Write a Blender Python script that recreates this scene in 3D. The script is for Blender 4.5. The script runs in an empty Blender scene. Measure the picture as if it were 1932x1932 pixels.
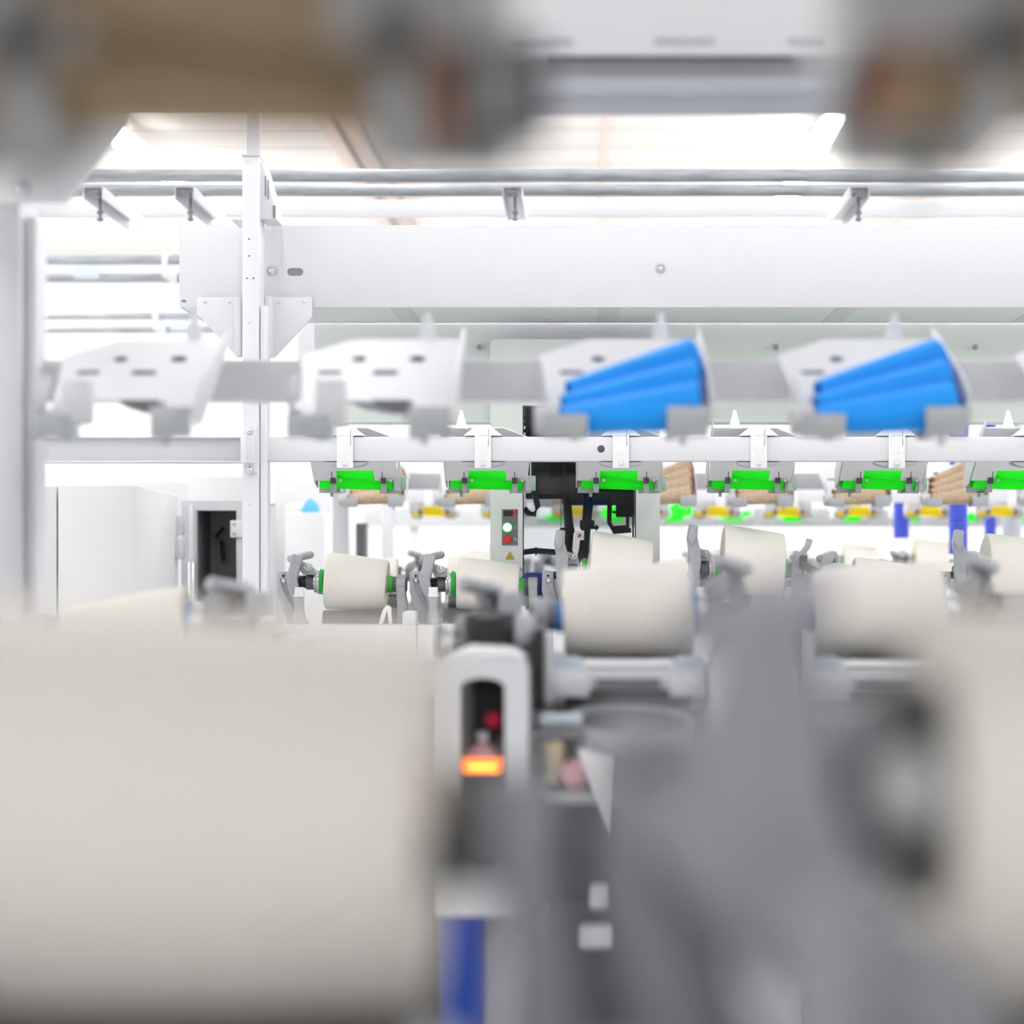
import bpy, bmesh, math, random
from mathutils import Vector, Matrix
random.seed(4)
SC = bpy.context.scene
COL = SC.collection
PI = math.pi
F = 4000.0            # focal length in pixels of the 1932 px frame
VX, VY = 1090.0, 1035.0   # vanishing point of the depth direction
ZC = 1.45             # camera height above the floor

# ------------------------------------------------------------------ helpers
def X_(px, Y): return (px - VX) * Y / F
def Z_(py, Y): return (VY - py) * Y / F      # relative to the camera height

class MB:
    """collects shapes; build() links them as one mesh object"""
    def __init__(s): s.v = []; s.f = []
    def add(s, vs, fs, M=None):
        n = len(s.v)
        s.v += [tuple(M @ Vector(p)) if M else tuple(p) for p in vs]
        s.f += [tuple(i + n for i in f) for f in fs]
        return s
    def bm(s, b, M=None):
        b.verts.ensure_lookup_table(); b.verts.index_update()
        s.add([tuple(v.co) for v in b.verts], [[v.index for v in f.verts] for f in b.faces], M)
        b.free(); return s
    def box(s, x0, x1, y0, y1, z0, z1, bev=0.0, M=None, seg=2):
        b = bmesh.new(); bmesh.ops.create_cube(b, size=1)
        for v in b.verts:
            v.co = Vector(((x0+x1)/2 + v.co.x*(x1-x0), (y0+y1)/2 + v.co.y*(y1-y0), (z0+z1)/2 + v.co.z*(z1-z0)))
        if bev > 0:
            bev = min(bev, .45*min(abs(x1-x0), abs(y1-y0), abs(z1-z0)))
            bmesh.ops.bevel(b, geom=b.edges[:], offset=bev, segments=seg, profile=.5, affect='EDGES')
        return s.bm(b, M)
    def prism(s, poly, axis, a, c, bev=0.0, M=None):
        b = bmesh.new(); n = len(poly)
        def P(p, t):
            return {'y': (p[0], t, p[1]), 'x': (t, p[0], p[1]), 'z': (p[0], p[1], t)}[axis]
        lo = [b.verts.new(P(p, a)) for p in poly]; hi = [b.verts.new(P(p, c)) for p in poly]
        b.faces.new(lo[::-1]); b.faces.new(hi)
        for i in range(n): b.faces.new((lo[i], lo[(i+1) % n], hi[(i+1) % n], hi[i]))
        bmesh.ops.recalc_face_normals(b, faces=b.faces[:])
        if bev > 0: bmesh.ops.bevel(b, geom=b.edges[:], offset=bev, segments=2, profile=.5, affect='EDGES', clamp_overlap=True)
        return s.bm(b, M)
    def plate(s, outer, holes, t, M):
        """flat plate with real holes in the local uv plane, thickness t along w"""
        b = bmesh.new(); es = []; loops = []
        for lp in [outer] + holes:
            vs = [b.verts.new((p[0], p[1], 0)) for p in lp]; loops.append(len(lp))
            es += [b.edges.new((vs[i], vs[(i+1) % len(vs)])) for i in range(len(vs))]
        bmesh.ops.triangle_fill(b, use_beauty=True, use_dissolve=False, edges=es, normal=(0, 0, 1))
        b.verts.index_update()
        pts = [(v.co.x, v.co.y) for v in b.verts]; tri = [[v.index for v in f.verts] for f in b.faces]
        b.free(); n = len(pts)
        vs = [(p[0], p[1], 0) for p in pts] + [(p[0], p[1], t) for p in pts]
        fs = [f[::-1] for f in tri] + [[i+n for i in f] for f in tri]
        k = 0
        for L in loops:
            for i in range(L):
                a, c = k+i, k+(i+1) % L
                fs.append((a, c, c+n, a+n))
            k += L
        b = bmesh.new(); bv = [b.verts.new(p) for p in vs]
        for f in fs:
            try: b.faces.new([bv[i] for i in f])
            except ValueError: pass
        bmesh.ops.recalc_face_normals(b, faces=b.faces[:])
        return s.bm(b, M)
    def lathe(s, prof, M=None, seg=32, close=True):
        """profile of (axial, radius) turned about the local x axis"""
        vs = []; fs = []; n = len(prof)
        for a, r in prof:
            for k in range(seg):
                t = 2*PI*k/seg; vs.append((a, r*math.cos(t), r*math.sin(t)))
        for i in range(n-1):
            for k in range(seg):
                k2 = (k+1) % seg
                fs.append((i*seg+k, i*seg+k2, (i+1)*seg+k2, (i+1)*seg+k))
        if close:
            fs.append([k for k in range(seg)][::-1]); fs.append([(n-1)*seg+k for k in range(seg)])
        b = bmesh.new(); bv = [b.verts.new(p) for p in vs]
        for f in fs:
            try: b.faces.new([bv[i] for i in f])
            except ValueError: pass
        bmesh.ops.recalc_face_normals(b, faces=b.faces[:])
        return s.bm(b, M)
    def cyl(s, p0, p1, r, r1=None, seg=24, bev=0.0):
        p0, p1 = Vector(p0), Vector(p1); d = p1-p0; L = d.length
        r1 = r if r1 is None else r1
        M = Matrix.Translation(p0) @ d.to_track_quat('X', 'Z').to_matrix().to_4x4()
        pr = [(0, r), (L, r1)] if bev <= 0 else [(0, r-bev), (bev*.3, r-bev*.3), (bev, r), (L-bev, r1), (L-bev*.3, r1-bev*.3), (L, r1-bev)]
        return s.lathe(pr, M, seg)
    def ring(s, c, d, ro, ri, h, seg=28):
        c, d = Vector(c), Vector(d).normalized()
        M = Matrix.Translation(c) @ d.to_track_quat('X', 'Z').to_matrix().to_4x4()
        return s.lathe([(0, ri), (0, ro), (h, ro), (h, ri), (0, ri)], M, seg, close=False)
    def tube(s, pts, r, seg=12):
        pts = [Vector(p) for p in pts]; vs = []; fs = []
        up = Vector((0, 0, 1))
        for i, p in enumerate(pts):
            d = (pts[min(i+1, len(pts)-1)] - pts[max(i-1, 0)]).normalized()
            a = d.cross(up)
            if a.length < 1e-3: a = d.cross(Vector((1, 0, 0)))
            a.normalize(); b2 = d.cross(a)
            rr = r[i] if isinstance(r, (list, tuple)) else r
            for k in range(seg):
                t = 2*PI*k/seg; vs.append(tuple(p + a*rr*math.cos(t) + b2*rr*math.sin(t)))
        for i in range(len(pts)-1):
            for k in range(seg):
                k2 = (k+1) % seg
                fs.append((i*seg+k, i*seg+k2, (i+1)*seg+k2, (i+1)*seg+k))
        fs.append(list(range(seg))[::-1]); fs.append([(len(pts)-1)*seg+k for k in range(seg)])
        return s.add(vs, fs)
    def ribbon(s, pts, ws, y0, y1, bev=.002):
        """bent flat bar: polyline in the xz plane with widths, thick in y"""
        L = []; R = []
        for i, p in enumerate(pts):
            a = Vector(pts[max(i-1, 0)]); c = Vector(pts[min(i+1, len(pts)-1)])
            d = (c-a).normalized(); n = Vector((-d.y, d.x))
            L.append(tuple(Vector(p) + n*ws[i]/2)); R.append(tuple(Vector(p) - n*ws[i]/2))
        return s.prism(L + R[::-1], 'y', y0, y1, bev)
    def dome(s, c, d, r, h, seg=20):
        c, d = Vector(c), Vector(d).normalized()
        M = Matrix.Translation(c) @ d.to_track_quat('X', 'Z').to_matrix().to_4x4()
        pr = [(0, r)] + [(h*math.sin(t), r*math.cos(t)) for t in (.5, .9, 1.3, 1.5)]
        return s.lathe(pr, M, seg)
    def build(s, name, mat, parent=None, off=(0, 0, 0)):
        me = bpy.data.meshes.new(name)
        me.from_pydata([(p[0]-off[0], p[1]-off[1], p[2]-off[2]) for p in s.v], [], s.f)
        me.update(); me.materials.append(mat)
        for p in me.polygons: p.use_smooth = True
        try: me.set_sharp_from_angle(angle=math.radians(32))
        except Exception: pass
        o = bpy.data.objects.new(name, me); COL.objects.link(o)
        if parent: o.parent = parent
        return o

def tag(o, label, cat, group=None, kind=None):
    o['label'] = label
    if cat: o['category'] = cat
    if group: o['group'] = group
    if kind: o['kind'] = kind
    return o
def thing(name, label, cat, loc=(0, 0, 0), rz=0.0, group=None):
    o = bpy.data.objects.new(name, None); COL.objects.link(o)
    o.empty_display_size = .05
    o.location = loc; o.rotation_euler = (0, 0, rz)
    return tag(o, label, cat, group)
def dup(root, loc, label, group=None, rz=None):
    r = root.copy(); COL.objects.link(r); r.location = loc; r['label'] = label
    if rz is not None: r.rotation_euler = (0, 0, rz)
    if group: r['group'] = group
    for ch in list(root.children):
        c = ch.copy(); COL.objects.link(c); c.parent = r
        for g in list(ch.children):
            d = g.copy(); COL.objects.link(d); d.parent = c
    return r
def struct(name, mb, mat, label=None):
    o = mb.build(name, mat); o['kind'] = 'structure'
    if label: o['label'] = label
    return o

# ---------------------------------------------------------------- materials
def mat(name, col, rough=.5, metal=0.0, noise=0.0, nscale=60.0, bump=0.0, emit=0.0, spec=.5, stretch=None, sub=0):
    m = bpy.data.materials.new(name); m.use_nodes = True
    nt = m.node_tree; b = nt.nodes['Principled BSDF']
    b.inputs['Base Color'].default_value = (*col, 1); b.inputs['Roughness'].default_value = rough
    b.inputs['Metallic'].default_value = metal; b.inputs['Specular IOR Level'].default_value = spec
    if emit:
        b.inputs['Emission Color'].default_value = (*col, 1); b.inputs['Emission Strength'].default_value = emit
    if noise or bump:
        tc = nt.nodes.new('ShaderNodeTexCoord'); mp = nt.nodes.new('ShaderNodeMapping')
        if stretch: mp.inputs['Scale'].default_value = stretch
        nz = nt.nodes.new('ShaderNodeTexNoise'); nz.inputs['Scale'].default_value = nscale; nz.inputs['Detail'].default_value = 5
        nt.links.new(tc.outputs['Object'], mp.inputs['Vector']); nt.links.new(mp.outputs['Vector'], nz.inputs['Vector'])
        if noise:
            mr = nt.nodes.new('ShaderNodeMapRange')
            mr.inputs['From Min'].default_value = .3; mr.inputs['From Max'].default_value = .7
            mr.inputs['To Min'].default_value = 1-noise; mr.inputs['To Max'].default_value = 1+noise*.4
            nt.links.new(nz.outputs['Fac'], mr.inputs['Value'])
            mx = nt.nodes.new('ShaderNodeMix'); mx.data_type = 'RGBA'; mx.blend_type = 'MULTIPLY'
            mx.inputs['Factor'].default_value = 1; mx.inputs['A'].default_value = (*col, 1)
            nt.links.new(mr.outputs['Result'], mx.inputs['B']); nt.links.new(mx.outputs['Result'], b.inputs['Base Color'])
        if bump:
            bp = nt.nodes.new('ShaderNodeBump'); bp.inputs['Strength'].default_value = bump; bp.inputs['Distance'].default_value = .002
            nt.links.new(nz.outputs['Fac'], bp.inputs['Height']); nt.links.new(bp.outputs['Normal'], b.inputs['Normal'])
    return m

WHITE = mat('white_powder_coat', (.71, .71, .735), .42, noise=.02, nscale=300, bump=.05)
WHITE2 = mat('white_cabinet_paint', (.93, .935, .94), .5, noise=.02, nscale=8)
MAG_SHADED = mat('shaded_magazine_paint', (.34, .335, .34), .45, noise=.03, nscale=40)  # tray white darkened for the nearest magazines, as if in shadow
LIGHTGREY = mat('light_grey_paint', (.60, .60, .62), .45, noise=.03, nscale=40)
RAILGREY = mat('grey_rail_paint', (.72, .72, .745), .42, noise=.02, nscale=40)
CLIPGREY = mat('grey_zinc_plate', (.44, .46, .48), .42, .25, noise=.05, nscale=30)
CAST = mat('grey_cast_metal', (.42, .428, .452), .45, .2, noise=.05, nscale=80, bump=.08)
DARKCAST = mat('dark_grey_cast', (.19, .19, .21), .5, .2, noise=.06, nscale=60)
FRONTDARK = mat('dark_front_cover', (.055, .052, .060), .5, noise=.06, nscale=30)
CAST_SHADED = mat('shaded_bluish_cast', (.33, .33, .365), .5, .1, noise=.06, nscale=60)  # cast grey darkened for the nearest units, standing in for shade there
CHARCOAL = mat('charcoal_plastic', (.07, .07, .078), .5, noise=.1, nscale=30)
BLACK = mat('black_plastic', (.018, .018, .022), .4, noise=.1, nscale=50)
CHROME = mat('bright_steel', (.72, .73, .74), .22, .9, noise=.03, nscale=50)
CABP = mat('white_cabinet_enamel', (.70, .705, .715), .5, noise=.02, nscale=8)
GALV = mat('galvanised_pipe', (.40, .425, .45), .36, .4, noise=.3, nscale=35, stretch=(.25, 2, 2))
GREEN = mat('green_plastic', (.001, .97, .002), .8, noise=.03, nscale=60)
GREENP = mat('green_chuck_rubber', (.03, .55, .06), .4, noise=.04, nscale=60)
YELLOW = mat('yellow_plastic', (1.0, .76, .0), .8, noise=.03, nscale=60)
BLUE = mat('blue_plastic', (.0, .32, .95), .6, noise=.03, nscale=60)
CLOTH = mat('light_blue_cloth', (.12, .42, .80), .9, noise=.2, nscale=60)
BLUECHUCK = mat('blue_chuck_rubber', (.03, .20, .62), .45, noise=.04, nscale=60)
NAVY = mat('navy_blue_paint', (.008, .045, .30), .35, noise=.04, nscale=30)
HOSEBLUE = mat('blue_ribbed_hose_plastic', (.03, .06, .50), .42, noise=.04, nscale=40)
HOSEGREY = mat('grey_ribbed_hose_plastic', (.48, .50, .56), .45, noise=.04, nscale=40)
KRAFT_SHADED = mat('shaded_brown_paper', (.31, .225, .135), .75, noise=.2, nscale=110, bump=.1)  # kraft brown darkened for the nearest cones to imitate shade on them
KRAFT = mat('brown_kraft_paper', (.60, .46, .315), .75, noise=.28, nscale=110, bump=.1)
RIM = mat('reddish_cone_rim', (.40, .20, .13), .7, noise=.35, nscale=120)
YARN = mat('cream_cotton_yarn', (.86, .82, .745), .95, noise=.035, nscale=160, bump=.35, spec=.12, stretch=(3, .6, .6))
PINK = mat('pink_plastic', (.72, .38, .42), .4, noise=.03)
OCHRE = mat('ochre_ceramic', (.52, .45, .28), .4, noise=.05)
PALEBLUE = mat('pale_blue_plastic', (.56, .64, .70), .35, noise=.03)
REDBTN = mat('red_button', (.70, .035, .025), .35, noise=.03)
SIGNYEL = mat('sign_yellow', (.85, .58, .01), .5, noise=.02)
SIGNRED = mat('sign_red', (.72, .05, .06), .5, noise=.02)
PANELGREY = mat('grey_control_plate', (.21, .22, .235), .5, noise=.04)
PLASTIC = mat('translucent_white_plastic', (.88, .88, .89), .35, noise=.02)
GREENPALE = mat('pale_green_sleeve', (.42, .62, .50), .35, noise=.04)
CEILM = mat('ceiling_sheet', (.80, .765, .725), .7)
FLOORM = mat('grey_epoxy_floor', (.70, .70, .70), .4, noise=.06, nscale=3)
FRONTM = mat('grey_wall_paint', (.32, .32, .33), .7, noise=.02, nscale=2)
WALLM = mat('white_wall_paint', (.88, .88, .88), .7, noise=.02, nscale=2)
COPPER = mat('beige_conduit', (.72, .56, .48), .5, noise=.06, nscale=10)
def emat(name, col, s):
    m = mat(name, col, .4, noise=.0, emit=s); return m
LAMP = emat('lamp_diffuser', (.955, .975, 1.0), 40.0)
ORANGE = emat('orange_indicator', (1.0, .23, .01), 2.2)
ORANGEC = emat('yellow_indicator_core', (1.0, .55, .03), 3.2)
REDLED = emat('red_led', (1.0, .03, .02), 2.0)
REDDIM = emat('dim_red_led', (.55, .01, .04), .35)
GREENLED = emat('lit_green_button', (.78, 1.0, .88), 3.0)
GREENRING = emat('green_button_ring', (.0, .55, .14), .35)
# ceiling grooves across the bays
def grooves(m, step, width):
    nt = m.node_tree; b = nt.nodes['Principled BSDF']
    tc = nt.nodes.new('ShaderNodeTexCoord'); sp = nt.nodes.new('ShaderNodeSeparateXYZ')
    md = nt.nodes.new('ShaderNodeMath'); md.operation = 'FLOORED_MODULO'; md.inputs[1].default_value = step
    lt = nt.nodes.new('ShaderNodeMath'); lt.operation = 'LESS_THAN'; lt.inputs[1].default_value = width
    mx = nt.nodes.new('ShaderNodeMix'); mx.data_type = 'RGBA'
    mx.inputs['A'].default_value = b.inputs['Base Color'].default_value; mx.inputs['B'].default_value = (.26, .235, .22, 1)
    nt.links.new(tc.outputs['Object'], sp.inputs[0]); nt.links.new(sp.outputs['Y'], md.inputs[0])
    nt.links.new(md.outputs[0], lt.inputs[0]); nt.links.new(lt.outputs[0], mx.inputs['Factor'])
    nt.links.new(mx.outputs['Result'], b.inputs['Base Color'])
grooves(CEILM, .7, .028)
# tinted window of the service carriage
GLASS = bpy.data.materials.new('smoked_glass'); GLASS.use_nodes = True
_nt = GLASS.node_tree; _nt.nodes.clear()
_o = _nt.nodes.new('ShaderNodeOutputMaterial'); _t = _nt.nodes.new('ShaderNodeBsdfTransparent'); _g = _nt.nodes.new('ShaderNodeBsdfGlossy')
_m = _nt.nodes.new('ShaderNodeMixShader'); _fr = _nt.nodes.new('ShaderNodeFresnel')
_t.inputs[0].default_value = (.72, .74, .75, 1); _g.inputs['Roughness'].default_value = .03; _fr.inputs[0].default_value = 1.4
_nt.links.new(_fr.outputs[0], _m.inputs[0]); _nt.links.new(_t.outputs[0], _m.inputs[1]); _nt.links.new(_g.outputs[0], _m.inputs[2]); _nt.links.new(_m.outputs[0], _o.inputs[0])

# -------------------------------------------------------------------- cones
TH = math.radians(31.6)
DV = Vector((0, -math.cos(TH), math.sin(TH)))     # up the tray
NV = Vector((0, math.sin(TH), math.cos(TH)))      # off the tray
RB, RT, CL = .031, .017, .176
def cone_mesh(name, m, rim=None):
    """paper cone, thick end at x=0, thin end at x=CL"""
    o = MB().lathe([(0.002, RB-.003), (0, RB-.0015), (.002, RB), (CL-.004, RT+.0002), (CL, RT-.001), (CL, RT-.004), (.01, RB-.006), (0.002, RB-.003)], seg=40, close=False)
    ob = o.build('paper_cone', m)
    if rim:
        MB().lathe([(-.0005, RB-.003), (-.0005, RB+.0006), (.006, RB+.0003), (.006, RB-.003)], seg=40, close=False).build('cone_rim', rim, ob)
        MB().lathe([(CL-.007, RT+.0009), (CL+.0005, RT+.0004), (CL+.0005, RT-.003)], seg=32, close=False).build('cone_tip', rim, ob)
    return ob
def place_cone(ob, X, Y, rz, k):
    P0 = Vector((-.09, .05, .179))
    big = P0 + DV*(2*RB*k)
    thin = P0 + Vector((CL, 0, 0)) - NV*(RB-RT) - DV*(RB-RT) + DV*(2*RT*k)
    R = Matrix.Rotation(rz, 4, 'Z')
    d = (thin-big).normalized()
    M = Matrix.Translation((X, Y, ZC)) @ R @ Matrix.Translation(big) @ d.to_track_quat('X', 'Z').to_matrix().to_4x4()
    ob.matrix_world = M
CONE = {}
def cones(kind, X, Y, rz, n, where, group):
    m, rim, colour = {'blue': (BLUE, None, 'blue plastic'), 'green': (GREEN, None, 'bright green'), 'kraft': (KRAFT, RIM, 'brown kraft paper'), 'yellow': (YELLOW, None, 'yellow'), 'dark': (KRAFT_SHADED, RIM, 'shade-darkened brown paper')}[kind]
    names = ['lowest', 'second', 'third', 'topmost']
    for k in range(n):
        if kind not in CONE:
            CONE[kind] = cone_mesh('paper_cone', m, rim); o = CONE[kind]
        else:
            src = CONE[kind]; o = src.copy(); COL.objects.link(o)
            for ch in src.children:
                c = ch.copy(); COL.objects.link(c); c.parent = o
        pre = (names[k] + ' ' if n > 1 else '')
        tag(o, ('%s%s cone lying %s' % (pre, colour, where)).replace('the sharp magazine', 'the magazine').replace('kraft paper', 'paper'), 'yarn cone', group)
        place_cone(o, X, Y, rz, k)

# ----------------------------------------------------------------- magazine
MAG0 = .14
def tray_matrix():
    # u -> x, v -> up the tray, w -> off the tray; origin on the line under the first cone
    o = Vector((0, .034, .1526)) - NV*.0035
    return Matrix(((1, 0, 0, o.x), (0, DV.y, NV.y, o.y), (0, DV.z, NV.z, o.z), (0, 0, 0, 1)))
def slot(cx, cy, w, h, n=6):
    r = h/2; pts = []
    for i in range(n+1):
        t = -PI/2 + PI*i/n; pts.append((cx+w/2-r+r*math.cos(t), cy+r*math.sin(t)))
    for i in range(n+1):
        t = PI/2 + PI*i/n; pts.append((cx-w/2+r+r*math.cos(t), cy+r*math.sin(t)))
    return pts
def make_magazine(label, X, Y, rz, group, empty=False, sleeve=None, paint=None):
    t = thing('cone_magazine', label, 'cone magazine', (X, Y, ZC+MAG0), rz, group)
    off = (0, 0, MAG0); TM = tray_matrix()
    v0, v1, L = .0305, .15, .254
    outer = [(-.101, v0), (-.046, v0), (-.046, v0+.044), (.046, v0+.044), (.046, v0), (.098, v0), (.104, .12), (.1135, .206), (.046, L), (-.101, L)]
    holes = [slot(.071, .155, .034, .012), slot(-.003, .155, .036, .014), slot(.035, .195, .020, .017), slot(-.043, .195, .023, .019)]
    MB().plate(outer, holes, .003, TM).build('tray', paint or WHITE, t, off)
    for a, b, c, d in ((.146, .164, -.03, .093), (.181, .209, -.06, .05)):
        MB().box(c, d, a, b, -.0035, -.0015, .0003, M=TM).build('hole_shade', CHARCOAL, t, off)  # dark strips added behind the slots in place of shade
    # side plates
    MB().prism([(-.185, .300), (-.185, .285), (.03, .160), (.085, .150), (.087, .19), (.055, .212)], 'x', -.1045, -.1015, .0005).build('side_plate', paint or WHITE, t, off)
    MB().prism([(-.03, .225), (-.03, .205), (.02, .145), (.05, .138), (.055, .19), (.02, .215)], 'x', .1035, .106, .0005).box(.094, .1055, .018, .02, .142, .178, .001).build('end_plate', paint or LIGHTGREY, t, off)
    # clips holding the lowest cone
    a = MB().box(-.0615, -.0485, .012, .0145, .139, .169, .0006).box(-.0615, -.0485, .0125, .088, .1375, .1395, .0005).box(-.1, -.0485, .0865, .0885, .1375, .176, .0006)
    a.box(-.072, -.064, .0805, .0865, .128, .1395, .0005)
    a.build('cone_clip', CLIPGREY, t, off)
    b = MB().box(.0605, .0735, .012, .0145, .137, .168, .0006).box(.0605, .0735, .0125, .082, .1365, .1385, .0005).box(.05, .1035, .0805, .0825, .1365, .167, .0006)
    b.build('cone_clip', CLIPGREY, t, off)
    for x in (-.055, .067):
        MB().box(x-.0065, x+.0065, -.008, .006, .158, .171, .001).build('latch', CHARCOAL, t, off)
        MB().box(x-.0012, x+.0006, -.030, -.0285, .168, .186).build('latch_wire', CHARCOAL, t, off)
        MB().cyl((x+.018, -.004, .166), (x+.018, .004, .166), .004, seg=12).build('latch_pin', CHROME, t, off)
    MB().prism([(-.067, .281), (-.036, .281), (-.041, .293), (-.0495, .323), (-.055, .325)], 'y', -.2, -.196, .0005).build('guide_fin', WHITE2, t, off)
    # clamp around the rail
    c = MB().box(-.019, .019, -.2455, -.2425, .187, .283, .001)
    c.prism([(-.046, .262), (-.019, .283), (.019, .283), (.046, .262)], 'y', -.242, -.187, .001)
    lw = MB().prism([(-.05, .201)] + [(.05*math.cos(PI+PI*i/10), .201+.0125*math.sin(PI+PI*i/10)) for i in range(1, 10)] + [(.05, .201)], 'y', -.238, -.188, .0006)
    lw.build('lower_jaw', CLIPGREY, t, off)
    # raised U rib and tongue
    c.tube([(-.0135, -.2455, .277), (-.0135, -.2455, .24), (-.011, -.2455, .222), (-.006, -.2455, .219), (.006, -.2455, .219), (.011, -.2455, .222), (.0135, -.2455, .24), (.0135, -.2455, .277)], .0014, 8)
    c.box(-.0135, .0135, -.2475, -.245, .2625, .2645, .0004)
    c.prism([(-.0015, .259), (.0015, .259), (.005, .221), (-.005, .221)], 'y', -.247, -.245, .0004)
    c.build('rail_clamp', PLASTIC, t, off)
    MB().dome((0, -.2455, .1955), (0, -1, 0), .006, .005).build('clamp_bolt', CHROME, t, off)
    if empty:
        MB().box(.036, .072, .012, .05, .156, .214, .006).build('cone_stop', WHITE, t, off)
        MB().prism([(-.044, .1895), (.006, .1895), (-.006, .178), (-.025, .172), (-.042, .171)], 'y', .004, .012, .001).build('cutout_shadow', DARKCAST, t, off)  # dark plate drawn as the shadow in the tray cutout
        MB().cyl((.052, .052, .158), (.052, .052, .135), .006).build('stop_pin', PALEBLUE, t, off)
    else:
        MB().lathe([(0, RT+.0035), (.028, RT+.0015), (.028, RT-.003), (0, RT-.003), (0, RT+.0035)], Matrix.Translation((.0885, .0565, .1605)), 24, close=False).build('cone_sleeve', sleeve or LIGHTGREY, t, off)
    return t

# ------------------------------------------------------------------ package
def make_package(label, X, Y, rz, R1, R2, group, zbot=-.148, L=.154, dx=0.0, core=KRAFT):
    """cross-wound cone, thick end at -x, lowest line level on the drum"""
    a = math.atan2(R1-R2, L)
    z0 = zbot + R1
    t = thing('yarn_package', label, 'yarn package', (X, Y, ZC+zbot), rz, group)
    d = Vector((math.cos(a), 0, -math.sin(a)))
    c = Vector((dx-L/2, 0, z0 - zbot))
    M = Matrix.Translation(c) @ d.to_track_quat('X', 'Z').to_matrix().to_4x4()
    e = .006
    prof = [(.012, .028), (.006, R1*.7), (0, R1-e), (e*.35, R1-e*.3), (e, R1-.0002)]
    for i in range(1, 8):
        u = i/8; prof.append((e+(L-2*e)*u, R1+(R2-R1)*u + .0012*math.sin(PI*u)))
    prof += [(L-e, R2+.0002), (L-e*.35, R2-e*.3), (L, R2-e), (L-.006, R2*.7), (L-.010, .026)]
    MB().lathe(prof, M, 72).build('yarn', YARN, t)
    MB().lathe([(-.001, .024), (-.001, .0285), (.012, .028), (L-.01, .021), (L+.001, .020), (L+.001, .016)], M, 32).build('core_tube', core, t)
    return t, z0

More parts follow.
